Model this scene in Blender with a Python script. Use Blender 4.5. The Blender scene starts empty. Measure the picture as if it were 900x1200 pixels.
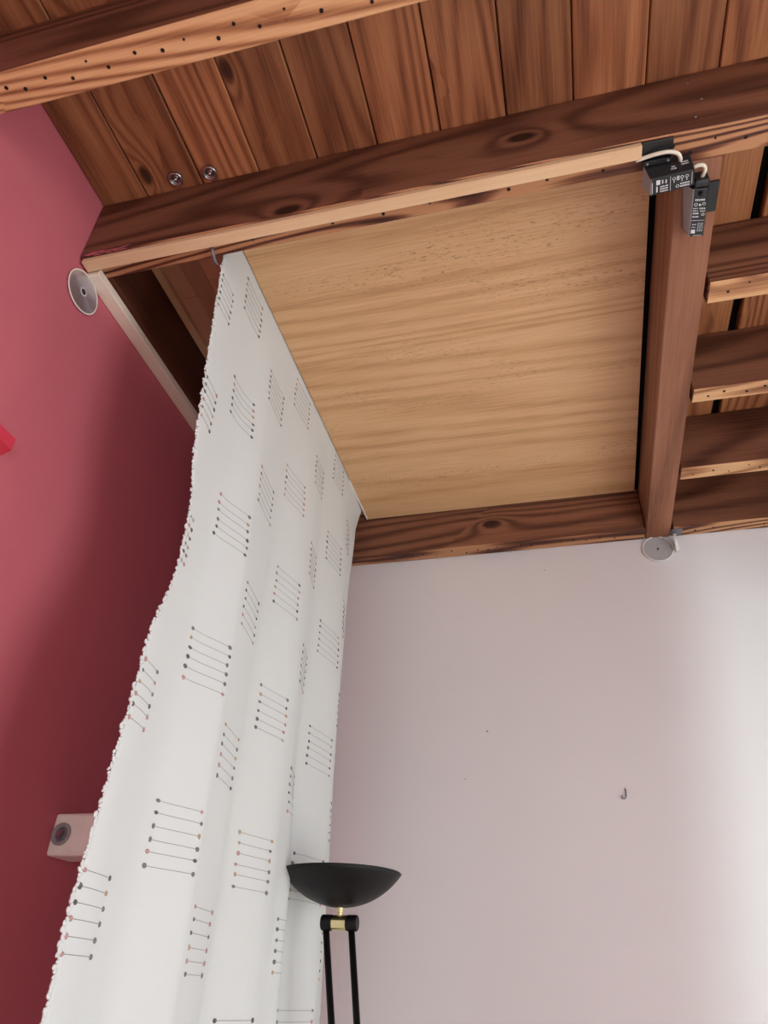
import bpy, math, random
from mathutils import Vector, Matrix, noise as mnoise

random.seed(7)
S = 1.6                      # metres per layout unit
EYE = 1.45                   # camera height
scene = bpy.context.scene
C = scene.collection

# ------------------------------------------------------------------ camera
YAW, PITCH, ROLL, FPX = -0.263281673, 0.600778812, 0.0422228558, 822.887
cy, sy = math.cos(YAW), math.sin(YAW)
cp, sp = math.cos(PITCH), math.sin(PITCH)
fw = Vector((sy * cp, cy * cp, sp))
r0 = Vector((cy, -sy, 0))
u0 = r0.cross(fw)
cr, sr = math.cos(ROLL), math.sin(ROLL)
RX = cr * r0 + sr * u0
UY = -sr * r0 + cr * u0
cam_data = bpy.data.cameras.new('camera')
cam_data.sensor_fit = 'VERTICAL'
cam_data.sensor_height = 36.0
cam_data.lens = 36.0 * FPX / 1200.0
cam_data.clip_start = 0.02
cam = bpy.data.objects.new('camera', cam_data)
C.objects.link(cam)
m = Matrix((RX, UY, -fw)).transposed().to_4x4()
m.translation = Vector((0, 0, EYE))
cam.matrix_world = m
scene.camera = cam

# ------------------------------------------------------------------ world, lights, exposure
world = bpy.data.worlds.new('sky')
scene.world = world
world.use_nodes = True
world.node_tree.nodes['Background'].inputs[0].default_value = (0.75, 0.87, 1.0, 1)
world.node_tree.nodes['Background'].inputs[1].default_value = 1.0
scene.view_settings.view_transform = 'Standard'
scene.view_settings.look = 'None'
scene.view_settings.gamma = 1.0
scene.view_settings.exposure = 0.0
scene.view_settings.use_curve_mapping = False

def area_light(name, loc, direction, sx, sy_, power, color):
    d = bpy.data.lights.new(name, 'AREA')
    d.shape = 'RECTANGLE'
    d.size = sx
    d.size_y = sy_
    d.energy = power
    d.color = color
    o = bpy.data.objects.new(name, d)
    C.objects.link(o)
    o.location = loc
    o.rotation_euler = Vector(direction).to_track_quat('-Z', 'Y').to_euler()
    return o

YF_ = -2.3
# daylight entering by the right wall's window, an added front fill window and an invented annex slit
WIN1 = dict(y0=-0.25, y1=0.95, z0=0.35, z1=2.25)
WIN2 = dict(y0=1.235, y1=1.375, z0=0.3, z1=1.5)  # unseen slit, invented to cast the bright patch on the back wall
WIN3 = dict(x0=0.55, x1=1.80, z0=0.8, z1=2.2)  # unseen window added as fill from the front
area_light('window_daylight', (2.10, (WIN1['y0'] + WIN1['y1']) / 2, (WIN1['z0'] + WIN1['z1']) / 2), (-1, 0, 0),
           WIN1['y1'] - WIN1['y0'], WIN1['z1'] - WIN1['z0'], 47, (0.95, 0.99, 1.0))
area_light('annex_patch_light', (4.06, (WIN2['y0'] + WIN2['y1']) / 2, (WIN2['z0'] + WIN2['z1']) / 2), (-1, 0, 0),
           WIN2['y1'] - WIN2['y0'], WIN2['z1'] - WIN2['z0'], 255, (0.74, 1.0, 0.99))
area_light('front_fill_light', ((WIN3['x0'] + WIN3['x1']) / 2, YF_ - 0.12, (WIN3['z0'] + WIN3['z1']) / 2), (0, 1, 0),
           WIN3['x1'] - WIN3['x0'], WIN3['z1'] - WIN3['z0'], 40, (0.95, 0.99, 1.0))

# ------------------------------------------------------------------ mesh helpers
def V(x, y, z):
    return Vector((x * S, y * S, EYE + z * S))

class MB:
    def __init__(self):
        self.v, self.f, self.m = [], [], []
    def add(self, vs, fs, mi=0):
        b = len(self.v)
        self.v += [Vector(p) for p in vs]
        self.f += [tuple(b + i for i in q) for q in fs]
        self.m += [mi] * len(fs) if isinstance(mi, int) else list(mi)
        return self
    def hexa(self, p, mi=0):
        """8 points: bottom ring 0-3 (ccw from above), top ring 4-7. faces: bottom, top, front, right, back, left"""
        return self.add(p, [(3, 2, 1, 0), (4, 5, 6, 7), (0, 1, 5, 4), (1, 2, 6, 5), (2, 3, 7, 6), (3, 0, 4, 7)], mi)
    def box(self, a, b, mi=0):
        x0, y0, z0 = a
        x1, y1, z1 = b
        return self.hexa([(x0, y0, z0), (x1, y0, z0), (x1, y1, z0), (x0, y1, z0),
                          (x0, y0, z1), (x1, y0, z1), (x1, y1, z1), (x0, y1, z1)], mi)
    def tube(self, pts, rad, n=8, mi=0, cap=True):
        pts = [Vector(p) for p in pts]
        rs = rad if isinstance(rad, (list, tuple)) else [rad] * len(pts)
        vs, fs = [], []
        ref = None
        for i, p in enumerate(pts):
            t = (pts[min(i + 1, len(pts) - 1)] - pts[max(i - 1, 0)]).normalized()
            if ref is None:
                ref = Vector((0, 0, 1)) if abs(t.z) < 0.9 else Vector((1, 0, 0))
            a = (ref - t * ref.dot(t)).normalized()
            ref = a
            b = t.cross(a)
            for k in range(n):
                w = 2 * math.pi * k / n
                vs.append(p + (a * math.cos(w) + b * math.sin(w)) * rs[i])
        for i in range(len(pts) - 1):
            for k in range(n):
                fs.append((i * n + k, i * n + (k + 1) % n, (i + 1) * n + (k + 1) % n, (i + 1) * n + k))
        if cap:
            fs.append(tuple(range(n - 1, -1, -1)))
            fs.append(tuple((len(pts) - 1) * n + k for k in range(n)))
        return self.add(vs, fs, mi)
    def lathe(self, prof, center=(0, 0, 0), axis='Z', n=32, mi=0, frame=None):
        """prof: (radius, height) list"""
        c = Vector(center)
        if frame is None:
            frame = {'Z': (Vector((1, 0, 0)), Vector((0, 1, 0)), Vector((0, 0, 1))),
                     'X': (Vector((0, 1, 0)), Vector((0, 0, 1)), Vector((1, 0, 0))),
                     '-Y': (Vector((1, 0, 0)), Vector((0, 0, 1)), Vector((0, -1, 0))),
                     '-Z': (Vector((1, 0, 0)), Vector((0, -1, 0)), Vector((0, 0, -1)))}[axis]
        a, b, h = frame
        vs, fs = [], []
        for (rr, hh) in prof:
            for k in range(n):
                w = 2 * math.pi * k / n
                vs.append(c + (a * math.cos(w) + b * math.sin(w)) * rr + h * hh)
        for i in range(len(prof) - 1):
            for k in range(n):
                fs.append((i * n + k, i * n + (k + 1) % n, (i + 1) * n + (k + 1) % n, (i + 1) * n + k))
        return self.add(vs, fs, mi)
    def blob(self, c, a, b, h, mi=0, n=6, rings=(-0.7, 0.0, 0.7)):
        """small ellipsoid with half axes a, b, h"""
        c = Vector(c)
        vs = [c - h]
        for q in rings:
            k_ = math.sqrt(1 - q * q)
            for k in range(n):
                w = 2 * math.pi * k / n
                vs.append(c + (a * math.cos(w) + b * math.sin(w)) * k_ + h * q)
        vs.append(c + h)
        fs = [(0, 1 + (k + 1) % n, 1 + k) for k in range(n)]
        R = len(rings)
        for i in range(R - 1):
            for k in range(n):
                fs.append((1 + i * n + k, 1 + i * n + (k + 1) % n, 1 + (i + 1) * n + (k + 1) % n, 1 + (i + 1) * n + k))
        t = len(vs) - 1
        o = 1 + (R - 1) * n
        fs += [(o + k, o + (k + 1) % n, t) for k in range(n)]
        return self.add(vs, fs, mi)
    def build(self, name, mats, parent=None, origin=None, bevel=0, smooth=False, segs=1):
        if not isinstance(mats, (list, tuple)):
            mats = [mats]
        if origin is None:
            lo = Vector((min(v.x for v in self.v), min(v.y for v in self.v), min(v.z for v in self.v)))
            hi = Vector((max(v.x for v in self.v), max(v.y for v in self.v), max(v.z for v in self.v)))
            origin = (lo + hi) / 2
        origin = Vector(origin)
        me = bpy.data.meshes.new(name)
        me.from_pydata([v - origin for v in self.v], [], self.f)
        for mm in mats:
            me.materials.append(mm)
        me.polygons.foreach_set('material_index', self.m)
        if smooth:
            me.polygons.foreach_set('use_smooth', [True] * len(self.f))
        me.update()
        o = bpy.data.objects.new(name, me)
        C.objects.link(o)
        o.location = origin
        if parent is not None:
            o.parent = parent
            base = WORLD.get(parent.name, Vector((0, 0, 0)))
            o.location = origin - base
        WORLD[o.name] = origin
        if bevel:
            bm = o.modifiers.new('bevel', 'BEVEL')
            bm.width = bevel
            bm.segments = segs
            bm.limit_method = 'ANGLE'
        return o
WORLD = {}

def empty(name, loc):
    o = bpy.data.objects.new(name, None)
    o.empty_display_size = 0.05
    C.objects.link(o)
    o.location = loc
    WORLD[o.name] = Vector(loc)
    return o

def tag(o, label=None, cat=None, group=None, kind=None):
    if label: o['label'] = label
    if cat: o['category'] = cat
    if group: o['group'] = group
    if kind: o['kind'] = kind
    return o

# ------------------------------------------------------------------ materials
def lin(r, g, b):
    f = lambda c: (c / 255 / 12.92) if c / 255 <= 0.04045 else ((c / 255 + 0.055) / 1.055) ** 2.4
    return (f(r), f(g), f(b), 1)

def new_mat(name):
    mt = bpy.data.materials.new(name)
    mt.use_nodes = True
    nt = mt.node_tree
    return mt, nt, nt.nodes, nt.links, nt.nodes['Principled BSDF']

def plain(name, col, rough=0.6, metal=0.0, noise=0.0, nscale=20, bump=0.0, bscale=200, spec=None, **kw):
    mt, nt, N, L, P = new_mat(name)
    P.inputs['Base Color'].default_value = col
    P.inputs['Roughness'].default_value = rough
    P.inputs['Metallic'].default_value = metal
    if spec is not None:
        P.inputs['Specular IOR Level'].default_value = spec
    for k, v in kw.items():
        P.inputs[k].default_value = v
    tc = N.new('ShaderNodeTexCoord')
    if noise:
        n = N.new('ShaderNodeTexNoise')
        n.inputs['Scale'].default_value = nscale
        n.inputs['Detail'].default_value = 4
        L.new(tc.outputs['Object'], n.inputs['Vector'])
        rp = N.new('ShaderNodeMapRange')
        rp.inputs['From Min'].default_value = 0.3
        rp.inputs['From Max'].default_value = 0.7
        rp.inputs['To Min'].default_value = 1 - noise
        rp.inputs['To Max'].default_value = 1 + noise
        L.new(n.outputs['Fac'], rp.inputs['Value'])
        mx = N.new('ShaderNodeVectorMath')
        mx.operation = 'SCALE'
        mx.inputs[0].default_value = col[:3]
        L.new(rp.outputs[0], mx.inputs['Scale'])
        L.new(mx.outputs[0], P.inputs['Base Color'])
    if bump:
        n2 = N.new('ShaderNodeTexNoise')
        n2.inputs['Scale'].default_value = bscale
        n2.inputs['Detail'].default_value = 3
        L.new(tc.outputs['Object'], n2.inputs['Vector'])
        bp = N.new('ShaderNodeBump')
        bp.inputs['Strength'].default_value = bump
        bp.inputs['Distance'].default_value = 0.002
        L.new(n2.outputs['Fac'], bp.inputs['Height'])
        L.new(bp.outputs[0], P.inputs['Normal'])
    return mt

def wood(name, axis, dark, mid, light, ring=9.0, ring_amt=0.5, nscale=2.2, along=0.16, fibre=0.35, vary=0.18,
         rough=0.55, knots=0.0, seed=0.0, sharp=1.6, bump=0.15, fleck=0.0, blotch=0.45, kplane='XY'):
    """flat-sawn timber: contour lines of a stretched noise give the cathedral grain, plus fine fibres and knots"""
    mt, nt, N, L, P = new_mat(name)
    P.inputs['Roughness'].default_value = rough
    P.inputs['Specular IOR Level'].default_value = 0.3
    tc = N.new('ShaderNodeTexCoord')
    oi = N.new('ShaderNodeObjectInfo')
    rv = N.new('ShaderNodeVectorMath'); rv.operation = 'SCALE'
    rv.inputs[0].default_value = (17.3, 31.7, 23.1)
    L.new(oi.outputs['Random'], rv.inputs['Scale'])
    add = N.new('ShaderNodeVectorMath'); add.operation = 'ADD'
    L.new(tc.outputs['Object'], add.inputs[0]); L.new(rv.outputs[0], add.inputs[1])
    add2 = N.new('ShaderNodeVectorMath'); add2.operation = 'ADD'
    L.new(add.outputs[0], add2.inputs[0]); add2.inputs[1].default_value = (seed, seed * 0.7, seed * 1.3)
    def mapped(sa, sc):
        mp = N.new('ShaderNodeVectorMath'); mp.operation = 'MULTIPLY'
        v = [sc, sc, sc]; v['XYZ'.index(axis)] = sa
        mp.inputs[1].default_value = v
        L.new(add2.outputs[0], mp.inputs[0])
        return mp.outputs[0]
    def mth(op, a, b=None, c=None):
        x = N.new('ShaderNodeMath'); x.operation = op
        for i, q in enumerate((a, b, c)):
            if q is None: continue
            if isinstance(q, (int, float)): x.inputs[i].default_value = q
            else: L.new(q, x.inputs[i])
        return x.outputs[0]
    n1 = N.new('ShaderNodeTexNoise')
    n1.inputs['Scale'].default_value = nscale; n1.inputs['Detail'].default_value = 1.0; n1.inputs['Roughness'].default_value = 0.35
    n1.inputs['Distortion'].default_value = 0.25
    L.new(mapped(along, 1.0), n1.inputs['Vector'])
    h = mth('MULTIPLY', n1.outputs['Fac'], ring * 6.283)
    kn = None
    if knots:
        vo = N.new('ShaderNodeTexVoronoi'); vo.voronoi_dimensions = '2D'; vo.inputs['Scale'].default_value = knots
        sx = N.new('ShaderNodeSeparateXYZ'); L.new(mapped(0.5, 1.0), sx.inputs[0])
        cx = N.new('ShaderNodeCombineXYZ')
        L.new(sx.outputs[kplane[0]], cx.inputs['X']); L.new(sx.outputs[kplane[1]], cx.inputs['Y'])
        L.new(cx.outputs[0], vo.inputs['Vector'])
        kd = vo.outputs['Distance']
        sc_ = N.new('ShaderNodeSeparateColor'); L.new(vo.outputs['Color'], sc_.inputs[0])
        pick = mth('GREATER_THAN', sc_.outputs[0], 0.62)
        infl = mth('MULTIPLY', mth('POWER', 2.718, mth('MULTIPLY', kd, -8.0)), pick)
        h = mth('ADD', h, mth('MULTIPLY', infl, 20.0))
        kr = N.new('ShaderNodeMapRange'); kr.inputs['From Min'].default_value = 0.04; kr.inputs['From Max'].default_value = 0.085
        kr.inputs['To Min'].default_value = 0.9; kr.inputs['To Max'].default_value = 0
        L.new(kd, kr.inputs['Value']); kn = mth('MULTIPLY', kr.outputs[0], pick)
    s = mth('MULTIPLY_ADD', mth('SINE', h), 0.5, 0.5)
    s = mth('POWER', s, sharp)
    n2 = N.new('ShaderNodeTexNoise'); n2.inputs['Scale'].default_value = 1.0; n2.inputs['Detail'].default_value = 4
    n2.inputs['Roughness'].default_value = 0.6
    L.new(mapped(5.0, 190.0), n2.inputs['Vector'])
    n3 = N.new('ShaderNodeTexNoise'); n3.inputs['Scale'].default_value = 1.0; n3.inputs['Detail'].default_value = 3
    L.new(mapped(1.6, 14.0), n3.inputs['Vector'])
    f2 = mth('MULTIPLY', mth('SUBTRACT', n2.outputs['Fac'], 0.5), fibre * 2)
    f3 = mth('MULTIPLY', mth('SUBTRACT', n3.outputs['Fac'], 0.5), blotch)
    fac = mth('ADD', mth('ADD', mth('MULTIPLY', mth('SUBTRACT', 0.62, s), ring_amt), f2), mth('ADD', f3, 0.5))
    ramp = N.new('ShaderNodeValToRGB')
    e = ramp.color_ramp.elements
    e[0].position = 0.12; e[0].color = dark
    e[1].position = 0.9; e[1].color = light
    x = e.new(0.52); x.color = mid
    L.new(fac, ramp.inputs['Fac'])
    col = ramp.outputs['Color']
    if kn is not None:
        mk = N.new('ShaderNodeMix'); mk.data_type = 'RGBA'
        L.new(kn, mk.inputs['Factor']); L.new(col, mk.inputs['A'])
        mk.inputs['B'].default_value = tuple(c * 0.35 for c in dark[:3]) + (1,)
        col = mk.outputs['Result']
    if fleck:
        n4 = N.new('ShaderNodeTexNoise'); n4.inputs['Scale'].default_value = 1.0; n4.inputs['Detail'].default_value = 2
        L.new(mapped(55.0, 260.0), n4.inputs['Vector'])
        n5 = N.new('ShaderNodeTexNoise'); n5.inputs['Scale'].default_value = 1.0; n5.inputs['Detail'].default_value = 1
        L.new(mapped(1.1, 5.0), n5.inputs['Vector'])
        g = N.new('ShaderNodeMapRange'); g.inputs['From Min'].default_value = 0.6; g.inputs['From Max'].default_value = 0.72
        L.new(n4.outputs['Fac'], g.inputs['Value'])
        g2 = N.new('ShaderNodeMapRange'); g2.inputs['From Min'].default_value = 0.5; g2.inputs['From Max'].default_value = 0.62
        L.new(n5.outputs['Fac'], g2.inputs['Value'])
        mk = N.new('ShaderNodeMix'); mk.data_type = 'RGBA'
        L.new(mth('MULTIPLY', mth('MULTIPLY', g.outputs[0], g2.outputs[0]), fleck), mk.inputs['Factor']); L.new(col, mk.inputs['A'])
        mk.inputs['B'].default_value = tuple(c * 0.45 for c in dark[:3]) + (1,)
        col = mk.outputs['Result']
    rr = N.new('ShaderNodeMath'); rr.operation = 'MULTIPLY'
    rr.inputs[1].default_value = 7.77
    L.new(oi.outputs['Random'], rr.inputs[0])
    fr = mth('FRACT', rr.outputs[0])
    sc = N.new('ShaderNodeVectorMath'); sc.operation = 'SCALE'
    L.new(col, sc.inputs[0])
    L.new(mth('MULTIPLY_ADD', fr, vary * 2, 1 - vary), sc.inputs['Scale'])
    L.new(sc.outputs[0], P.inputs['Base Color'])
    bp = N.new('ShaderNodeBump'); bp.inputs['Strength'].default_value = bump; bp.inputs['Distance'].default_value = 0.003
    L.new(mth('ADD', n2.outputs['Fac'], s), bp.inputs['Height'])
    L.new(bp.outputs[0], P.inputs['Normal'])
    return mt

M = {}
M['plank'] = wood('stained_plank', 'Y', lin(98, 54, 34), lin(158, 100, 66), lin(190, 130, 88), ring=24, nscale=3.6, along=0.07, ring_amt=0.36,
                  vary=0.26, knots=4.6, fibre=0.4, sharp=1.6, blotch=0.55)
M['side_x'] = wood('stained_joist_side', 'X', lin(66, 36, 26), lin(112, 70, 52), lin(142, 94, 70), ring=26, nscale=2.6, along=0.07, ring_amt=0.46, vary=0.05, knots=3.6, kplane='XZ', sharp=1.8)
M['raw_x'] = wood('raw_joist_underside', 'X', lin(128, 76, 50), lin(192, 138, 96), lin(222, 174, 128), ring=30, nscale=3.2, along=0.07, ring_amt=0.62, vary=0.06,
                  knots=4.6, fibre=0.4, sharp=1.7)
M['raw_dark_x'] = wood('raw_reddish_underside', 'X', lin(62, 30, 22), lin(126, 76, 52), lin(184, 132, 94), ring=34, nscale=4.0, along=0.09, ring_amt=0.9, vary=0.04, fibre=0.45, sharp=1.4)
M['side_y'] = wood('stained_trimmer', 'Y', lin(96, 56, 40), lin(142, 92, 68), lin(166, 114, 88), ring=12, nscale=2.4, along=0.05, ring_amt=0.26, vary=0.04)
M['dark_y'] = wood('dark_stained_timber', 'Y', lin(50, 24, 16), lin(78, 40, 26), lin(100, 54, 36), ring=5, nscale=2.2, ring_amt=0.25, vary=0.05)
M['pine_x'] = wood('new_pine_strip', 'X', lin(206, 164, 124), lin(226, 188, 148), lin(238, 206, 170), ring=4, nscale=3, ring_amt=0.22, vary=0.03, fibre=0.3)
M['pine_y'] = wood('pale_pine_strip', 'Y', lin(232, 212, 186), lin(244, 228, 208), lin(250, 240, 226), ring=3, nscale=3, ring_amt=0.15, vary=0.03, fibre=0.25)
M['oak_x'] = wood('oak_laminate', 'X', lin(180, 132, 90), lin(212, 166, 122), lin(228, 186, 144), ring=16, nscale=2.6, along=0.05, ring_amt=0.26,
                  vary=0.0, fibre=0.5, rough=0.42, bump=0.04, fleck=0.8, blotch=0.35)
M['parquet'] = wood('parquet_strip', 'Y', lin(190, 142, 108), lin(214, 168, 132), lin(228, 188, 154), ring=3, nscale=3, ring_amt=0.15, vary=0.16, fibre=0.2)
M['fillet'] = wood('tan_fillet', 'Y', lin(206, 162, 120), lin(224, 184, 142), lin(234, 200, 162), ring=3, nscale=3, ring_amt=0.15, vary=0.03)
M['slab'] = plain('dark_subfloor', lin(44, 42, 46), 0.9, noise=0.2)
M['red'] = plain('red_wall_paint', lin(202, 104, 116), 0.75, noise=0.03, nscale=3, bump=0.12, bscale=160)
M['lilac'] = plain('pale_wall_paint', lin(222, 214, 216), 0.8, noise=0.015, nscale=2, bump=0.1, bscale=160)
M['white_wall'] = plain('white_wall_paint', lin(226, 222, 218), 0.85, noise=0.02, nscale=2)
M['floor'] = plain('pale_floor_tile', lin(226, 216, 202), 0.5, noise=0.05, nscale=3)
M['hole'] = plain('nail_hole', lin(28, 16, 12), 0.9)
M['black'] = plain('black_plastic', lin(24, 24, 27), 0.45, bump=0.1, bscale=300)
M['black_metal'] = plain('black_lamp_metal', lin(9, 8, 9), 0.5, noise=0.1, nscale=40, spec=0.3)
M['grey_plastic'] = plain('grey_plastic', lin(150, 148, 150), 0.5)
M['brass'] = plain('brass', lin(236, 222, 168), 0.25, 1.0)
M['steel'] = plain('steel', lin(190, 190, 192), 0.3, 1.0)
M['zinc'] = plain('zinc_plate', lin(128, 128, 140), 0.5, 0.6, noise=0.1, nscale=60)
M['cable'] = plain('cream_cable', lin(232, 222, 204), 0.5)
M['cream'] = plain('cream_plastic', lin(246, 238, 230), 0.5, noise=0.03, nscale=30)
M['print'] = plain('white_print', lin(214, 214, 216), 0.7)
M['redthing'] = plain('pink_red_plastic', lin(214, 62, 82), 0.4)
def clear_plastic():
    mt, nt, N, L, P = new_mat('clear_plastic')
    P.inputs['Base Color'].default_value = (0.86, 0.86, 0.85, 1)
    P.inputs['Roughness'].default_value = 0.12
    tr = N.new('ShaderNodeBsdfTransparent'); tr.inputs['Color'].default_value = (0.97, 0.97, 0.97, 1)
    fn = N.new('ShaderNodeFresnel'); fn.inputs['IOR'].default_value = 1.5
    ad = N.new('ShaderNodeMath'); ad.operation = 'MULTIPLY_ADD'; ad.inputs[1].default_value = 1.2; ad.inputs[2].default_value = 0.12
    L.new(fn.outputs[0], ad.inputs[0])
    mx = N.new('ShaderNodeMixShader')
    L.new(ad.outputs[0], mx.inputs[0]); L.new(tr.outputs[0], mx.inputs[1]); L.new(P.outputs[0], mx.inputs[2])
    L.new(mx.outputs[0], N['Material Output'].inputs['Surface'])
    return mt
M['glass'] = clear_plastic()
M['disc'] = plain('silver_disc', lin(206, 204, 212), 0.16, 1.0)
M['mirror'] = plain('lamp_reflector', lin(200, 200, 200), 0.15, 1.0)
M['rim_glint'] = plain('white_rim_glint', lin(232, 229, 227), 0.2)  # opaque white, a highlight painted onto the clear disc rims
M['gap_shade'] = plain('black_gap_shade', lin(8, 8, 9), 0.9, spec=0.1)  # near-black standing for the shade in the panel gap
M['speck'] = plain('dark_speck', lin(60, 50, 50), 0.8)

# silver data disc: fine circular tracks stretch its highlights into radial wedges
def disc_mat():
    mt, nt, N, L, P = new_mat('silver_disc_tracks')
    P.inputs['Base Color'].default_value = lin(206, 205, 216)
    P.inputs['Metallic'].default_value = 0.8
    P.inputs['Roughness'].default_value = 0.28
    P.inputs['Anisotropic'].default_value = 0.9
    P.inputs['Thin Film Thickness'].default_value = 420.0
    tg = N.new('ShaderNodeTangent'); tg.direction_type = 'RADIAL'; tg.axis = 'X'
    L.new(tg.outputs[0], P.inputs['Tangent'])
    return mt
M['cd'] = disc_mat()

def curtain_mat():
    mt, nt, N, L, P = new_mat('white_curtain_cloth')
    P.inputs['Base Color'].default_value = lin(230, 231, 231)
    P.inputs['Roughness'].default_value = 0.85
    P.inputs['Specular IOR Level'].default_value = 0.15
    tr = N.new('ShaderNodeBsdfTranslucent')
    tr.inputs['Color'].default_value = lin(232, 226, 222)
    mx = N.new('ShaderNodeMixShader'); mx.inputs[0].default_value = 0.12
    L.new(P.outputs[0], mx.inputs[1]); L.new(tr.outputs[0], mx.inputs[2])
    L.new(mx.outputs[0], N['Material Output'].inputs['Surface'])
    tc = N.new('ShaderNodeTexCoord')
    n = N.new('ShaderNodeTexNoise'); n.inputs['Scale'].default_value = 420
    L.new(tc.outputs['Object'], n.inputs['Vector'])
    bp = N.new('ShaderNodeBump'); bp.inputs['Strength'].default_value = 0.12; bp.inputs['Distance'].default_value = 0.001
    L.new(n.outputs['Fac'], bp.inputs['Height'])
    L.new(bp.outputs[0], P.inputs['Normal']); L.new(bp.outputs[0], tr.inputs['Normal'])
    return mt
M['cloth'] = curtain_mat()
M['thread'] = plain('grey_thread', lin(158, 150, 148), 0.8)
M['knot_a'] = plain('grey_knot', lin(128, 120, 120), 0.8)
M['knot_b'] = plain('rose_knot', lin(190, 146, 144), 0.8)
M['knot_c'] = plain('ochre_knot', lin(190, 160, 132), 0.8)
M['knot_d'] = plain('dark_knot', lin(100, 94, 98), 0.8)

# ------------------------------------------------------------------ room shell
XL = -0.705 * S          # red wall face
YB = 1.66 * S            # back wall face
XR = 2.0                 # right wall face
YF = -2.3                # front wall face (behind the camera)
ZP = EYE + 1.152 * S     # underside of the ceiling planks
ZTOP = ZP + 0.14
XA = 4.0                 # far wall of the added annex

tag(MB().box((XL - 0.15, YF - 0.15, -0.1), (XA + 0.15, YB + 0.15, 0)).build('floor', M['floor']), kind='structure')
tag(MB().box((XL - 0.15, YF, 0), (XL, YB + 0.15, ZTOP)).build('wall_left', M['red']), kind='structure')
tag(MB().box((XL, YB, 0), (XA, YB + 0.15, ZTOP)).build('wall_back', M['lilac']), kind='structure')
b = MB()
b.box((XL - 0.15, YF - 0.15, 0), (WIN3['x0'], YF, ZTOP))
b.box((WIN3['x1'], YF - 0.15, 0), (XR + 0.12, YF, ZTOP))
b.box((WIN3['x0'], YF - 0.15, 0), (WIN3['x1'], YF, WIN3['z0']))
b.box((WIN3['x0'], YF - 0.15, WIN3['z1']), (WIN3['x1'], YF, ZTOP))
tag(b.build('wall_front', M['white_wall']), kind='structure')

def wall_with_window(x0, x1, y0, y1, w):
    b = MB()
    b.box((x0, y0, 0), (x1, w['y0'], ZTOP))
    b.box((x0, w['y1'], 0), (x1, y1, ZTOP))
    b.box((x0, w['y0'], 0), (x1, w['y1'], w['z0']))
    b.box((x0, w['y0'], w['z1']), (x1, w['y1'], ZTOP))
    return b
bw = wall_with_window(XR, XR + 0.12, YF, 1.90, WIN1)
jy = lambda z: 2.017 + (z - 1.215) * 0.037                 # wall end leaned to slant the edge of the annex light
bw.hexa([(XR, 1.90, 0), (XR + 0.12, 1.90, 0), (XR + 0.12, jy(0), 0), (XR, jy(0), 0),
         (XR, 1.90, ZTOP), (XR + 0.12, 1.90, ZTOP), (XR + 0.12, jy(ZTOP), ZTOP), (XR, jy(ZTOP), ZTOP)])
bw.box((XR, jy(ZTOP), 2.25), (XR + 0.12, YB, ZTOP))            # unseen lintel added to cut the annex light near the ceiling
tag(bw.build('wall_right', M['white_wall']), kind='structure')
bw = wall_with_window(XA, XA + 0.15, 1.0, YB, WIN2)
bw.box((XR + 0.12, 1.0, 0), (XA, 1.12, ZTOP))
tag(bw.build('wall_added_annex', M['white_wall']), kind='structure')  # unseen annex walls, added to shape the light patch

def window(n, xc, w, bars, f=0.05):
    root = tag(empty('window_%d' % n, (xc, (w['y0'] + w['y1']) / 2, w['z0'])), kind='structure')
    b = MB()
    b.box((xc - .03, w['y0'], w['z0']), (xc + .03, w['y0'] + f, w['z1']))
    b.box((xc - .03, w['y1'] - f, w['z0']), (xc + .03, w['y1'], w['z1']))
    b.box((xc - .03, w['y0'] + f, w['z0']), (xc + .03, w['y1'] - f, w['z0'] + f))
    b.box((xc - .03, w['y0'] + f, w['z1'] - f), (xc + .03, w['y1'] - f, w['z1']))
    if bars:
        ym = (w['y0'] + w['y1']) / 2
        b.box((xc - .02, ym - .02, w['z0'] + f), (xc + .02, ym + .02, w['z1'] - f))
    b.build('window_frame', M['cream'], root)
window(1, XR + 0.06, WIN1, False)
window(2, XA + 0.03, WIN2, False, 0.006)  # slit window of the added annex

w3 = tag(empty('window_3', ((WIN3['x0'] + WIN3['x1']) / 2, YF - 0.06, WIN3['z0'])), kind='structure')  # frame of the added fill window
b = MB()
for (a, c, e, f) in ((WIN3['x0'], WIN3['x0'] + .05, WIN3['z0'], WIN3['z1']), (WIN3['x1'] - .05, WIN3['x1'], WIN3['z0'], WIN3['z1']),
                     (WIN3['x0'] + .05, WIN3['x1'] - .05, WIN3['z0'], WIN3['z0'] + .05), (WIN3['x0'] + .05, WIN3['x1'] - .05, WIN3['z1'] - .05, WIN3['z1'])):
    b.box((a, YF - .09, e), (c, YF - .03, f))
b.build('window_frame', M['cream'], w3)

# ceiling: dark subfloor with the stained planks nailed under it
ceiling = tag(MB().box((XL, YF, ZP + 0.075), (XA, YB, ZP + 0.135)).build('ceiling', M['slab']), kind='structure')
joints = [-0.705, -0.616, -0.508, -0.4035, -0.2995, -0.195, -0.0895, 0.016, 0.119, 0.226, 0.33, 0.4185]
k = 0.4355
while k < XA / S:
    joints.append(k); k += 0.106
g = 0.0016
for i in range(len(joints) - 1):
    a, b = joints[i], joints[i + 1]
    if abs(a - 0.4185) < 1e-6:
        continue                                    # open slot between two boards
    y1 = 0.626 if b < 0.24 else 1.655
    y0 = -1.42
    if b > 1.3: y0 = -1.42
    dz = random.uniform(0, 0.004)
    MB().box((a * S + g, y0 * S, ZP + dz), (b * S - g, y1 * S, ZP + 0.03 + dz)).build('plank', M['plank'], ceiling, bevel=0.003)

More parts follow.
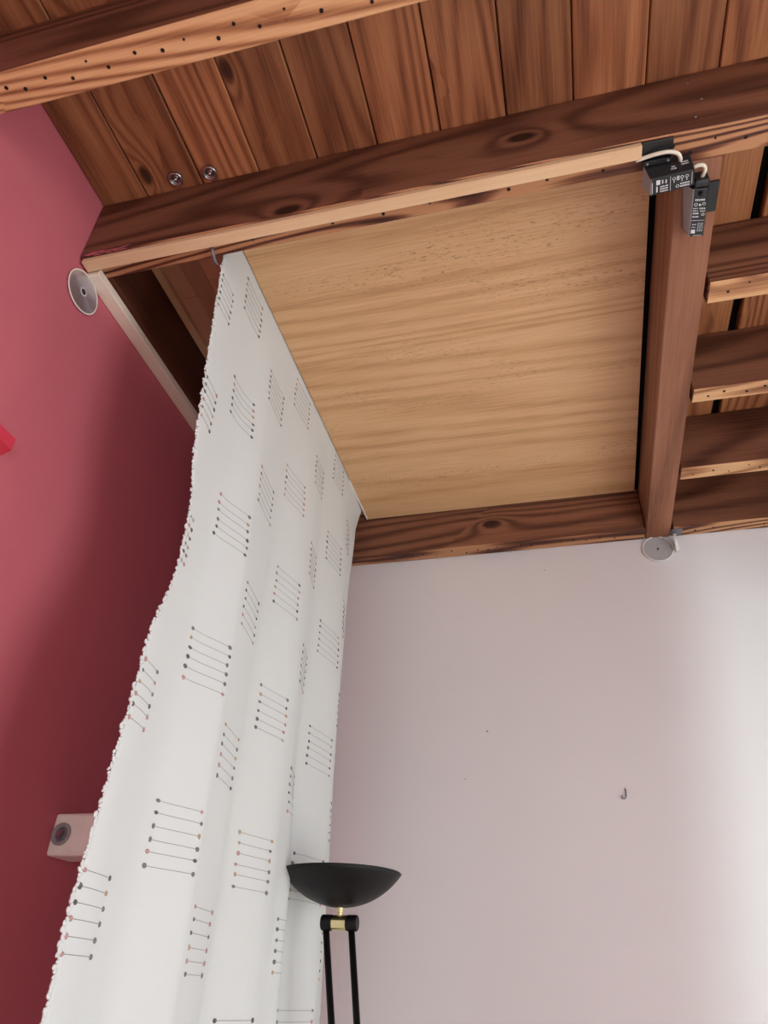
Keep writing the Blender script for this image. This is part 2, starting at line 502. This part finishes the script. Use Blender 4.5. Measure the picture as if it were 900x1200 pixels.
# ------------------------------------------------------------------ joists
def nail_row(x0, x1, y0, y1, z, parent, step=0.034):
    b = MB()
    x = x0 + 0.02
    i = 0
    while x < x1 - 0.01:
        fy = (0.35 if i % 2 else 0.6) + random.uniform(-0.1, 0.1)
        p = V(x, y0 + (y1 - y0) * fy, z)
        rr = random.choice((0.0028, 0.004, 0.0045))
        b.lathe([(0.0001, 0.0012), (rr, 0.0010), (rr, -0.002)], p, '-Z', 8)
        x += step * random.uniform(0.7, 1.35)
        i += 1
    tag(b.build('nail_holes', M['hole'], parent), kind='stuff')

def joist(x0, x1, y0, y1, label, raw='raw_x', z0=1.0, z1=1.1515, nails=None, group=None):
    o = MB().hexa([V(x0, y0, z0), V(x1, y0, z0), V(x1, y1, z0), V(x0, y1, z0),
                   V(x0, y0, z1), V(x1, y0, z1), V(x1, y1, z1), V(x0, y1, z1)],
                  [1, 0, 0, 0, 0, 0]).build('ceiling_joist', [M['side_x'], M[raw]], bevel=0.003)
    tag(o, label, 'joist', group)
    if nails:
        nail_row(nails[0], nails[1], y0, y1, z0, o)
    return o
XRJ = (XR - 0.001) / S
joist(-0.704, XRJ, -0.275, -0.228, 'dark stained ceiling joist two bays in front of the light-grained upper left joist', group=None)
joist(-0.704, XRJ, 0.012, 0.060, 'dark stained ceiling joist one bay in front of the light-grained upper left joist')
jA = joist(-0.704, XRJ, 0.30, 0.348, 'dark brown ceiling joist at upper left with light swirling grain underneath', nails=(-0.69, 0.02))
jB = joist(-0.704, XRJ, 0.581, 0.628, 'long dark ceiling joist in front of the oak panel, pale batten fixed beneath', 'raw_dark_x', nails=(-0.64, 0.55))
joist(0.3175, XRJ, 0.853, 0.898, 'short joist at right nearest the black transformers', nails=(0.33, 0.56))
joist(0.3195, XRJ, 1.112, 1.150, 'middle one of the three short joists right of the trimmer', nails=(0.33, 0.56))
joist(0.3215, XRJ, 1.368, 1.411, 'short joist at right farthest from the black transformers, before the wall joist', nails=(0.33, 0.6))
jF = joist(-0.704, 0.259, 1.612, 1.658, 'dark joist along the pale wall behind the oak panel', 'raw_dark_x', nails=(-0.48, 0.24))
jF2 = joist(0.326, XRJ, 1.612, 1.658, 'dark joist along the pale wall right of the trimmer', 'raw_dark_x', nails=(0.36, 0.62))

# trimmer running to the pale wall (slightly out of square)
tr = MB().hexa([V(.2458, .6285, 1.0), V(.3080, .6285, 1.0), V(.3212, 1.658, 1.0), V(.2612, 1.658, 1.0),
                V(.2458, .6285, 1.15), V(.3080, .6285, 1.15), V(.3212, 1.658, 1.15), V(.2612, 1.658, 1.15)],
               0).build('trimmer_joist', M['side_y'], bevel=0.004)
tag(tr, 'reddish brown trimmer beam between oak panel and short joists', 'beam')
# wall trimmer in the recess at the red wall
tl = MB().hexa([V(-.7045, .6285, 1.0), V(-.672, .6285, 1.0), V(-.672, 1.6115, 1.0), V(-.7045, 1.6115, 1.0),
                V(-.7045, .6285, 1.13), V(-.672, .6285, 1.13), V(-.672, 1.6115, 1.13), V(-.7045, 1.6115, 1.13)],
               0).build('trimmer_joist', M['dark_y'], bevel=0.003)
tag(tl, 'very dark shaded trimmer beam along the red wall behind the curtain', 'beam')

# pale battens
bt = MB().box(V(-.700, .583, .9895), V(.1945, .6035, 0.9998)).build('pine_batten', M['pine_x'], bevel=0.002)
tag(bt, 'long new pine batten under the front joist', 'batten')
bt2 = MB().box(V(-.7045, .6065, .983), V(-.6795, 1.610, .9995)).build('pine_batten', M['pine_y'], bevel=0.002)
tag(bt2, 'pale painted batten running along the red wall beside the round silver disc', 'batten')

# ------------------------------------------------------------------ oak panel and parquet recess
px0, px1a, px1b = -0.4785, 0.2340, 0.2500
panel = MB().hexa([V(px0, .632, 1.12), V(px1a, .632, 1.12), V(px1b, 1.606, 1.12), V(px0, 1.606, 1.12),
                   V(px0, .632, 1.137), V(px1a, .632, 1.137), V(px1b, 1.606, 1.137), V(px0, 1.606, 1.137)]).build('ceiling_panel', M['oak_x'])
tag(panel, 'large smooth oak-look panel closing the ceiling opening', 'panel')
MB().box(V(px0 - .004, 1.42, 1.1185), V(px0 - 0.0002, 1.604, 1.136)).build('edge_strip', M['cream'], panel)

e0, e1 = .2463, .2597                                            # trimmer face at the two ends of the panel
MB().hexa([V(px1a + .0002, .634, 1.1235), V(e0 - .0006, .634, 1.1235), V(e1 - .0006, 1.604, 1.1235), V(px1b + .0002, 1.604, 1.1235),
           V(px1a + .0002, .634, 1.136), V(e0 - .0006, .634, 1.136), V(e1 - .0006, 1.604, 1.136), V(px1b + .0002, 1.604, 1.136)]).build('gap_shade_strip', M['gap_shade'], panel)  # black filler in place of the shade inside the open gap

deck = empty('parquet_board', V(-.57, 1.1, 1.137))
tag(deck, 'brown parquet board of staggered strips left of the curtain top', 'parquet')
xs = [-.6555, -.618, -.5805, -.543, -.5055, -.4835]
for i in range(5):
    y = 0.632 + random.uniform(-0.1, 0.0)
    brk = [[.79, .99, 1.2, 1.42], [.865, 1.09, 1.3, 1.5], [.76, .93, 1.14, 1.36], [.86, 1.03, 1.25, 1.46], [.74, .97, 1.2, 1.4]][i]
    ys = [0.632] + brk + [1.606]
    for a, b in zip(ys[:-1], ys[1:]):
        MB().box(V(xs[i] + .0003, a + .0004, 1.137), V(xs[i + 1] - .0003, b - .0004, 1.147)).build('parquet_strip', M['parquet'], deck, bevel=0.0008)
MB().box(V(-.6715, .632, 1.1265), V(-.656, 1.606, 1.147)).build('edge_fillet', M['fillet'], deck, bevel=0.001)

# ------------------------------------------------------------------ curtain
def interp(pts, q):
    if q <= pts[0][0]: return pts[0][1]
    for i in range(len(pts) - 1):
        (a, va), (b, vb) = pts[i], pts[i + 1]
        if q <= b:
            t = (q - a) / (b - a)
            m0 = (vb - pts[i - 1][1]) / (b - pts[i - 1][0]) if i > 0 else (vb - va) / (b - a)
            m1 = (pts[i + 2][1] - va) / (pts[i + 2][0] - a) if i + 2 < len(pts) else (vb - va) / (b - a)
            d = b - a
            return ((2 * t**3 - 3 * t**2 + 1) * va + (t**3 - 2 * t**2 + t) * d * m0 + (-2 * t**3 + 3 * t**2) * vb + (t**3 - t**2) * d * m1)
    return pts[-1][1]
NEAR = [(0.0, 1.07), (1.0, 1.07), (1.40, 1.072), (1.5, 1.064), (1.6, 1.070), (1.75, 1.082), (1.907, 1.096), (2.032, 1.107), (2.15, 1.150), (2.324, 1.151),
        (2.461, 1.107), (2.654, 1.082), (2.883, 1.064), (3.114, 1.044), (3.27, 1.035)]
FAR = [(0.0, 2.50), (1.369, 2.515), (1.587, 2.475), (1.8, 2.445), (1.929, 2.43), (2.207, 2.405), (2.461, 2.40), (2.845, 2.44), (3.096, 2.505), (3.225, 2.50), (3.27, 2.5)]
FOLD = [(1.05, .004), (1.12, .0), (1.20, -.014), (1.295, -.019), (1.40, .016), (1.445, .012), (1.568, -.006), (1.62, -.016), (1.673, -.012), (1.79, .014), (1.872, .012),
        (1.95, -.006), (2.0, -.016), (2.066, -.012), (2.217, .012), (2.29, .006), (2.37, -.015), (2.52, -.02)]
AMP = [(0, 1.5), (1.2, 1.35), (1.5, 1.25), (1.8, 1.15), (2.3, 1.0), (2.7, 0.7), (3.0, 0.4), (3.2, 0.1), (3.245, 0.0), (3.3, 0.0)]
CX = -0.7690
def cdx(y, z):
    d = interp(FOLD, y) * interp(AMP, z)
    lift = 0.014 * min(1, max(0, (3.15 - z) / 0.7))                      # the cloth hangs free of the panel edge lower down
    far = -0.03 * max(0, (y - 2.15) / 0.35) ** 2 * min(1, max(0, (3.30 - z) / 0.15))
    w = 0.0016 * mnoise.noise(Vector((y * 9, z * 3.1, 0.3))) + 0.0008 * mnoise.noise(Vector((y * 30, z * 6, 4.0)))
    low = min(1, max(0, (1.98 - z) / 0.3))                              # a deeper pleat forms low down next to the lamp
    d += low * (0.026 * math.exp(-((y - 1.925) / 0.045) ** 2) - 0.022 * math.exp(-((y - 2.03) / 0.05) ** 2))
    return CX + d + lift + far + w * min(1, max(0, (3.24 - z) / 0.1))
NY, NZ = 150, 110
zs = [3.262 - (3.262 - 0.92) * (i / NZ) for i in range(NZ + 1)]
b = MB()
vs, fs = [], []
for z in zs:
    ya, yb = interp(NEAR, z), interp(FAR, z)
    for j in range(NY + 1):
        t = j / NY
        y = ya + (yb - ya) * t
        if j == 0:
            y += 0.003 * mnoise.noise(Vector((z * 30, 0, 0)))
        vs.append((cdx(y, z), y, z))
for i in range(NZ):
    for j in range(NY):
        q = i * (NY + 1) + j
        fs.append((q, q + 1, q + NY + 2, q + NY + 1))
b.add(vs, fs)
curtain = b.build('curtain', M['cloth'], smooth=True, origin=(CX, 1.75, 0.92))
tag(curtain, 'white curtain with frayed edge and grey stitched motifs hanging from the oak panel', 'curtain')
sol = curtain.modifiers.new('thickness', 'SOLIDIFY')
sol.thickness = 0.0012
sol.offset = 0

# frayed selvedge loops along both edges
def fringe(edge, sgn, step, size, zlo, zhi):
    b = MB()
    z = zhi
    while z > zlo:
        y = interp(edge, z)
        x = cdx(y, z)
        s = size * random.uniform(0.6, 1.25)
        n = 0.5 + 0.5 * mnoise.noise(Vector((z * 11, 2.0, 0)))
        y2 = y - sgn * s * random.uniform(0.1, 0.6)
        b.blob((x + random.uniform(-.002, .002), y2, z), Vector((s * 0.35, 0, 0)), Vector((0, s * (0.5 + 0.5 * n), s * random.uniform(-.3, .4))),
               Vector((0, s * random.uniform(-.25, .25), s * random.uniform(0.45, .75))), 0, n=5)
        z -= step * random.uniform(0.6, 1.4)
    tag(b.build('frayed_edge', M['cloth'], curtain), kind='stuff')
fringe(NEAR, 1, 0.0060, 0.0072, 1.0, 3.14)
fringe(FAR, -1, 0.012, 0.004, 1.2, 2.6)

# stitched motifs: six threads with a knot at each end, in staggered columns
COLS = {  # column: (y_left, y_right) high up at z=3.2 and from z=2.4 down, first row height
    'a': ((1.185, 1.300), (1.290, 1.402), 3.195),
    'b': ((1.395, 1.520), (1.447, 1.566), 3.030),
    'c': ((1.620, 1.752), (1.670, 1.792), 3.205),
    'd': ((1.850, 1.95), (1.876, 1.975), 3.045),
    'e': ((2.070, 2.180), (2.066, 2.218), 3.220),
    'f': ((2.268, 2.34), (2.285, 2.36), 3.040),
    'z': ((1.03, 1.115), (1.068, 1.172), 3.045),
}
KM = [M['thread'], M['knot_a'], M['knot_b'], M['knot_c'], M['knot_d']]
for cname, (hi, lo, z0) in COLS.items():
    z = z0
    row = 0
    while z > 1.08:
        b = MB()
        for q in range(6):
            zz = z - 0.0225 * q + random.uniform(-.0015, .0015)
            f = min(1, max(0, (3.2 - zz) / 0.8))
            ya = hi[0] + (lo[0] - hi[0]) * f + random.uniform(-.003, .003)
            yb = hi[1] + (lo[1] - hi[1]) * f + random.uniform(-.003, .003)
            edge = interp(NEAR, zz) + 0.006
            fedge = interp(FAR, zz) - 0.006
            lk = True
            if ya < edge: ya = edge
            if yb < ya + 0.02: yb = ya + 0.02
            if yb > fedge: yb = fedge
            pts = []
            for t in range(11):
                y = ya + (yb - ya) * t / 10
                pts.append((cdx(y, zz) + 0.0014, y, zz))
            b.tube(pts, 0.00052, 4, 0)
            for y in (ya, yb):
                e = 0.002
                n = Vector((1, -(cdx(y + e, zz) - cdx(y - e, zz)) / (2 * e), 0)).normalized()
                tt = Vector((-n.y, n.x, 0))
                kz = random.uniform(0.0036, 0.0056)
                b.blob((cdx(y, zz) + 0.001, y, zz), tt * random.uniform(.0045, .0075), Vector((0, 0, kz)), n * 0.0022,
                       random.choice((1, 1, 1, 2, 2, 3, 4, 4)), n=7)
        b.build('stitched_motif', KM, curtain, smooth=True)
        z -= 0.363
        row += 1

# ------------------------------------------------------------------ floor lamp
LX, LY = -0.614, 2.00
zr = EYE + 0.262
lamp = empty('floor_lamp', (LX + 0.2, LY, 0))
tag(lamp, 'black torchiere floor lamp with shallow bowl on two leaning rods', 'lamp')
R_ = 0.160
prof = []
dep = 0.082
RC = (R_ * R_ + dep * dep) / (2 * dep)
AM = math.asin(R_ / RC)
for i in range(1, 15):
    a = AM * i / 14
    prof.append((RC * math.sin(a), -dep + RC * (1 - math.cos(a))))
outer = prof
inner = [(max(0.001, rr - 0.002), hh + 0.002) for rr, hh in reversed(prof)]
b = MB().lathe([(0.001, -dep)] + outer + [(R_ - 0.001, 0.001)] + inner, (LX, LY, zr), 'Z', 64)
b.build('bowl', M['black_metal'], lamp, smooth=True)
# halogen tube inside the bowl
MB().tube([(LX - .05, LY, zr - .045), (LX + .05, LY, zr - .045)], 0.006, 10).build('halogen_tube', M['glass'], lamp, smooth=True)
# brass neck
b = MB().lathe([(0.001, -.03), (.0065, -.03), (.0065, -.012), (.0085, -.011), (.0085, .004), (.001, .004)], (LX + .002, LY, zr - dep), 'Z', 20)
b.build('neck', M['brass'], lamp, smooth=False)
bz = EYE + 0.146
bx = LX + 0.003
ax = Vector((0.995, 0.0, -0.0)).normalized()
bar = Vector((bx, LY, bz))
cb = MB()
cb.tube([bar - ax * 0.0185, bar + ax * 0.0185], 0.0175, 24).build('pivot_sleeve', M['brass'], lamp)
for s in (-1, 1):
    MB().tube([bar + ax * 0.0188 * s, bar + ax * 0.048 * s], 0.0185, 24).build('pivot_cap', M['black_metal'], lamp, bevel=0.002)
lean = Vector((0.20, 0.0, -1.0))
for s, d in ((-1, 0.206), (1, 0.178)):
    top = bar + Vector((0.034 * s - 0.002, 0, -0.012))
    L_ = bz - 0.03
    MB().tube([top, top + Vector((d * L_ * 0.75, 0.0, -L_ + 0.012))], 0.0085, 14).build('rod', M['black_metal'], lamp, smooth=True)
fx = bar.x + 0.144 * (bz - 0.03)
b = MB().lathe([(0.001, 0.0), (0.13, 0.0), (0.13, 0.012), (0.12, 0.02), (0.05, 0.028), (0.001, 0.03)], (fx, LY, 0), 'Z', 48)
b.build('base', M['black_metal'], lamp)

# ------------------------------------------------------------------ transformers and their cable
def strokes(b, o, ux, uy, w, h, rows, seed, n):
    """rows of small printed marks on the plane o + ux*s + uy*t (facing n)"""
    rnd = random.Random(seed)
    def quad(s0, t0, s1, t1):
        b.add([o + ux * s0 + uy * t0 + n * .0003, o + ux * s1 + uy * t0 + n * .0003, o + ux * s1 + uy * t1 + n * .0003, o + ux * s0 + uy * t1 + n * .0003], [(0, 1, 2, 3)])
    for (s0, t0, s1, t1, kind) in rows:
        s0, s1, t0, t1 = s0 * w, s1 * w, t0 * h, t1 * h
        if kind == 'bar':
            quad(s0, t0, s1, t1)
        elif kind == 'text':
            s = s0
            while s < s1:
                d = rnd.uniform(.0012, .0032)
                quad(s, t0, min(s + d, s1), t1)
                s += d + rnd.uniform(.0006, .0014)
        elif kind == 'ring':
            cs, ct = (s0 + s1) / 2, (t0 + t1) / 2
            rr = min(abs(s1 - s0), abs(t1 - t0)) / 2
            vs = []
            for k in range(12):
                a = 2 * math.pi * k / 12
                for q in (1.0, 0.68):
                    vs.append(o + ux * (cs + rr * q * math.cos(a)) + uy * (ct + rr * q * math.sin(a)) + n * .0003)
            b.add(vs, [(2 * k, 2 * ((k + 1) % 12), 2 * ((k + 1) % 12) + 1, 2 * k + 1) for k in range(12)])
DN = Vector((0, 0, -1))
t1 = empty('transformer', V(.233, .64, 1.0))
tag(t1, 'larger black transformer box with white print at end of the pine batten', 'transformer')
x0, x1 = .2015, .2635
b = MB().hexa([V(x0 + .003, .6235, .969), V(x1, .621, .969), V(x1 + .0015, .6455, .969), V(x0 + .0045, .650, .969),
               V(x0 - .003, .6155, .9995), V(x1 - .002, .6125, .9995), V(x1 + .004, .652, .9995), V(x0 - .003, .652, .9995)], [0, 0, 0, 0, 0, 1])
b.build('case', [M['black'], M['grey_plastic']], t1, bevel=0.002)
MB().box(V(x0 - .004, .6085, .990), V(x0 + .034, .6155, .9993)).build('clamp', M['black'], t1, bevel=0.001)
for xx in (x0 + .001, x0 + .029):
    MB().lathe([(0.0001, .003), (.003, .002), (.0035, -.002)], V(xx, .612, .990), '-Z', 10).build('screw', M['zinc'], t1)
o = V(x0 + .003, .6235, .969)
ux = (V(x1, .621, .969) - o).normalized()
uy = (V(x0 + .0045, .650, .969) - o).normalized()
b = MB()
strokes(b, o, ux, uy, .094, .042, [
    (.03, .22, .045, .88, 'bar'), (.13, .14, .22, .42, 'bar'), (.26, .18, .29, .4, 'bar'), (.34, .2, .37, .42, 'bar'), (.13, .5, .16, .85, 'bar'),
    (.22, .52, .40, .60, 'text'), (.22, .66, .40, .74, 'text'), (.22, .8, .40, .88, 'text'), (.45, .08, .46, .92, 'bar'),
    (.50, .14, .58, .38, 'ring'), (.60, .14, .66, .40, 'text'), (.68, .14, .76, .38, 'ring'), (.79, .14, .87, .38, 'ring'), (.53, .36, .545, .5, 'bar'), (.71, .36, .725, .5, 'bar'), (.82, .36, .835, .5, 'bar'),
    (.58, .62, .66, .86, 'ring'), (.68, .6, .9, .68, 'text'), (.68, .74, .9, .84, 'text'), (.94, .08, .95, .8, 'bar')], 3, DN)
b.build('printed_label', M['print'], t1)
o = V(x0 + .0025, .6215, .977)
b = MB()
fr = (V(x1 - .001, .6185, .977) - o)
strokes(b, o, fr.normalized(), Vector((0, -.25, 1)).normalized(), .094, .03, [
    (.50, .0, .62, .14, 'text'), (.52, .22, .60, .34, 'text'), (.75, .25, .92, .36, 'text'), (.75, .45, .90, .56, 'text')], 8, Vector((0, -1, -.2)))
b.build('printed_label', M['print'], t1)

tag(MB().box(V(.1955, .5835, .9955), V(.2375, .6075, .9997)).build('cover_plate', M['black'], bevel=0.001), 'flat black plate on the joist above the larger transformer', 'plate')

t2 = empty('transformer', V(.277, .69, 1.0))
tag(t2, 'smaller upright black transformer with printed label under the trimmer beam', 'transformer')
b = MB().hexa([V(.2660, .655, .974), V(.2870, .6585, .974), V(.2888, .7385, .974), V(.2675, .735, .974),
               V(.2560, .655, .9995), V(.2905, .6585, .9995), V(.2920, .7405, .9995), V(.2640, .737, .9995)], [0, 0, 0, 0, 0, 1])
b.build('case', [M['black'], M['grey_plastic']], t2, bevel=0.002)
MB().box(V(.2675, .6445, .974), V(.288, .6548, .9995)).build('terminal', M['black'], t2, bevel=0.003)
MB().lathe([(0.0001, .006), (.005, .005), (.006, 0)], V(.277, .664, .974), '-Z', 14).build('screw', M['black_metal'], t2)
MB().box(V(.2925, .6635, .994), V(.3075, .712, .9995)).build('mounting_pad', M['black'], t2, bevel=0.001)
o = V(.2660, .655, .974)
ux = (V(.2870, .6585, .974) - o).normalized()
uy = (V(.2675, .735, .974) - o).normalized()
b = MB()
strokes(b, o, ux, uy, .034, .128, [
    (.2, .20, .85, .235, 'text'), (.15, .28, .40, .345, 'ring'), (.48, .30, .62, .34, 'bar'), (.70, .27, .92, .33, 'ring'),
    (.12, .38, .42, .40, 'text'), (.12, .43, .46, .45, 'text'), (.55, .38, .95, .41, 'text'), (.6, .44, .95, .46, 'text'), (.12, .48, .5, .51, 'text'), (.7, .49, .92, .55, 'ring'), (.12, .55, .55, .58, 'text'),
    (.05, .64, .97, .648, 'bar'), (.15, .72, .42, .74, 'text'), (.15, .78, .40, .80, 'text'), (.52, .70, .92, .715, 'text'), (.52, .74, .92, .755, 'text'), (.52, .78, .92, .795, 'text'), (.52, .82, .92, .835, 'text'), (.52, .86, .92, .875, 'text'),
    (.12, .84, .40, .92, 'bar'), (.3, .96, .9, .975, 'text')], 5, DN)
b.build('printed_label', M['print'], t2)

def bez(P, n=20):
    out = []
    for i in range(n + 1):
        t = i / n
        q = [Vector(p) for p in P]
        while len(q) > 1:
            q = [a.lerp(b_, t) for a, b_ in zip(q[:-1], q[1:])]
        out.append(q[0])
    return out
tag(MB().tube(bez([V(.188, .6062, .9945), V(.205, .600, .990), V(.230, .592, .985), V(.246, .596, .984), V(.2475, .616, .989)]), 0.0045, 10).build('power_cable', M['cable'], smooth=True),
    'cream cable bridging from the pine batten to the larger transformer', 'cable')
tag(MB().tube(bez([V(.2655, .628, .985), V(.278, .622, .985), V(.286, .628, .983), V(.2805, .640, .984), V(.278, .648, .986)]), 0.0045, 10).build('power_cable', M['cable'], smooth=True),
    'short curved cream cable joining the two black transformers', 'cable')

# ------------------------------------------------------------------ small fittings
for i, (px, py, lb) in enumerate(((-.5502, .5621, 'left one of two small round chrome spots on the ceiling planks'),
                                  (-.4872, .5652, 'right one of two small round chrome spots on the ceiling planks'))):
    c = V(px, py, 1.152)
    sp_ = tag(empty('ceiling_spot', c), lb, 'light', 'small ceiling spots')
    MB().lathe([(.0145, 0.0), (.0205, 0.0), (.0205, .005), (.018, .008), (.0145, .007), (.0135, .002), (.0145, 0)], c, '-Z', 32).build('rim', M['steel'], sp_, smooth=True)
    MB().lathe([(.0001, .001), (.0135, .001), (.0135, .003)], c, '-Z', 24).build('reflector', M['mirror'], sp_)
    MB().blob(c + Vector((0, 0, -.004)), Vector((.006, 0, 0)), Vector((0, .006, 0)), Vector((0, 0, .007)), 0, n=14, rings=(-.9, -.5, 0, .5, .9)).build('bulb', M['steel'], sp_, smooth=True)

# screws in the front joist
for x, y, z in ((.2794, .581, 1.125), (.2890, .581, 1.0743), (.2722, .581, 1.031)):
    MB().lathe([(.0001, .0016), (.0025, .0014), (.0036, 0)], V(x, y, z), '-Y', 12).build('screw', M['zinc'], jB)

# grey metal hook under the front joist
b = MB().tube([V(-.474, .606, .999), V(-.474, .612, .990), V(-.475, .624, .986), V(-.476, .634, .989)], .0045, 8)
tag(b.build('metal_hook', M['zinc'], smooth=True), 'small grey metal hook on the front joist near the curtain top', 'hook')

# silver data disc on the red wall
dc = V(-.7045, .6115, .950) + Vector((0.004, 0, 0))
d = tag(empty('silver_disc', dc), 'shiny silver data disc on the red wall at the batten end', 'disc')
fr = (Vector((0, 1, 0)), Vector((0, 0, 1)), Vector((1, 0, 0)))
MB().lathe([(.0085, 0), (.0595, 0), (.0595, .0018), (.0085, .0018), (.0085, 0)], dc, n=64, frame=fr).build('disc_face', M['cd'], d, origin=dc)
MB().lathe([(.057, .0018), (.0605, .0018), (.0605, -.0004), (.057, -.0004), (.057, .0018)], dc + Vector((.0003, 0, 0)), n=64, frame=fr).build('disc_rim', M['cream'], d)
MB().lathe([(.0085, .0022), (.0125, .0022), (.0125, .0012)], dc, n=32, frame=fr).build('hub_ring', M['print'], d)
MB().lathe([(.0001, .0045), (.006, .004), (.0075, -.003)], dc, n=20, frame=fr).build('fixing_pin', M['black'], d, smooth=True)

# clear discs at the pale wall under the trimmer end
dc = V(.286, 1.6593, .9655) + Vector((0, -0.004, 0))
d = tag(empty('clear_disc', dc), 'clear round plastic disc on the pale wall below the trimmer end', 'disc')
fr = (Vector((1, 0, 0)), Vector((0, 0, 1)), Vector((0, -1, 0)))
MB().lathe([(.006, 0), (.055, 0), (.055, .004), (.006, .004), (.006, 0)], dc, n=48, frame=fr).build('disc_face', M['glass'], d)
MB().lathe([(.0565, -.001), (.060, -.001), (.0605, .006), (.058, .008), (.0565, .006), (.0565, -.001)], dc, n=48, frame=fr).build('disc_rim', M['rim_glint'], d, smooth=True)  # white rim stands in for the glint on clear plastic
MB().lathe([(.0001, .006), (.0045, .005), (.005, -.003)], dc, n=16, frame=fr).build('fixing_pin', M['knot_d'], d)
c2 = V(.3275, 1.635, .968)
d2 = tag(empty('clear_disc', c2), 'clear plastic disc seen edge-on beside the round one', 'disc')
fr2 = (Vector((.2, .98, 0)).normalized(), Vector((0, 0, 1)), Vector((.98, -.2, 0)).normalized())
MB().lathe([(.006, 0), (.034, 0), (.034, .006), (.006, .006), (.006, 0)], c2, n=40, frame=fr2).build('disc_face', M['glass'], d2)
MB().lathe([(.032, -.003), (.0375, -.003), (.0375, .009), (.032, .009), (.032, -.003)], c2, n=40, frame=fr2).build('disc_rim', M['rim_glint'], d2)
tag(MB().box(V(.3215, 1.6215, .9985), V(.349, 1.650, .9998)).build('metal_plate', M['zinc'], bevel=0.0005), 'small grey metal plate on the wall joist beside the clear discs', 'plate')

# cream box on the red wall
bb = empty('wall_box', (XL, 1.50, 1.715))
tag(bb, 'cream plastic box with round grey lock on the red wall beside the curtain', 'box')
ww = XL + 0.0005
y0, y1, z0, z1 = 1.462, 1.55, 1.672, 1.759
b = MB().hexa([(ww, y0, z0), (ww + .15, y0, z0), (ww + .15, y1, z0), (ww, y1, z0),
               (ww, y0, z1), (ww + .15, y0, z1), (ww + .15, y1, z1), (ww, y1, z1)])
b.build('case', M['cream'], bb, bevel=0.007, segs=3)
MB().box((ww + .055, y0 - .003, z0 + .006), (ww + .145, y0 + .001, z1 - .006)).build('cover', M['cream'], bb, bevel=0.0012)
cc = Vector((ww + .0275, y0 - .0002, (z0 + z1) / 2))
fr = (Vector((1, 0, 0)), Vector((0, 0, 1)), Vector((0, -1, 0)))
MB().lathe([(.014, -.002), (.0235, -.002), (.0235, .003), (.0215, .005), (.015, .004), (.014, -.002)], cc, n=36, frame=fr).build('lock_ring', M['grey_plastic'], bb, smooth=True)
MB().lathe([(.0001, .002), (.0145, .001), (.0145, -.001)], cc, n=30, frame=fr).build('lock_face', M['zinc'], bb)
MB().lathe([(.0001, .010), (.0075, .010), (.009, .001)], cc, n=6, frame=fr).build('lock_bolt', M['steel'], bb)

# red corner piece at the left edge
q = Vector((XL + .0005, .597 * S, EYE + .606 * S))
b = MB().add([q + Vector(p) for p in ((0, 0, .012), (0, 0, -.03), (0, -.07, -.03), (0, -.07, .012), (.03, -.008, .004), (.03, -.008, -.026), (.03, -.07, -.026), (.03, -.07, .004))],
             [(0, 4, 5, 1), (3, 7, 4, 0), (4, 7, 6, 5), (1, 5, 6, 2), (0, 1, 2, 3), (2, 6, 7, 3)])
tag(b.build('wall_bracket', M['redthing']), 'bright pink-red corner of a bracket at the left edge of the red wall', 'bracket')

# hook and specks on the pale wall
hp = V(.113, 1.66, .365)
pts = [hp + Vector((p[0] * 1.7, p[1], p[2] * 1.7)) for p in ((.003, .001, .016), (.0035, -.006, .014), (.004, -.009, .004), (.003, -.010, -.004), (-.001, -.011, -.008), (-.005, -.012, -.006), (-.006, -.012, .002))]
tag(MB().tube(bez(pts, 18), 0.0024, 8).build('wall_hook', M['zinc'], smooth=True), 'tiny grey metal hook screwed into the pale wall', 'hook')

# specks on the pale wall, smears of red paint on the joist end
wb = bpy.data.objects['wall_back']
for x, z, rr in ((-.1736, .517, .003), (-.003, .935, .0022), (-.2293, .41, .0018)):
    MB().lathe([(.0001, .001), (rr, .0008), (rr, -.001)], V(x, 1.66, z), '-Y', 8).build('speck', M['speck'], wb)
b = MB()
for i in range(26):
    x = -.690 + .075 * (i / 26) ** 1.4
    b.blob(V(x, .5808, 1.003 + random.uniform(-.004, .006)), Vector((random.uniform(.008, .02), 0, 0)), Vector((0, 0, random.uniform(.0008, .0024))), Vector((0, .0006, 0)), 0, n=7)
b.build('paint_smear', M['red'], jB, smooth=True)
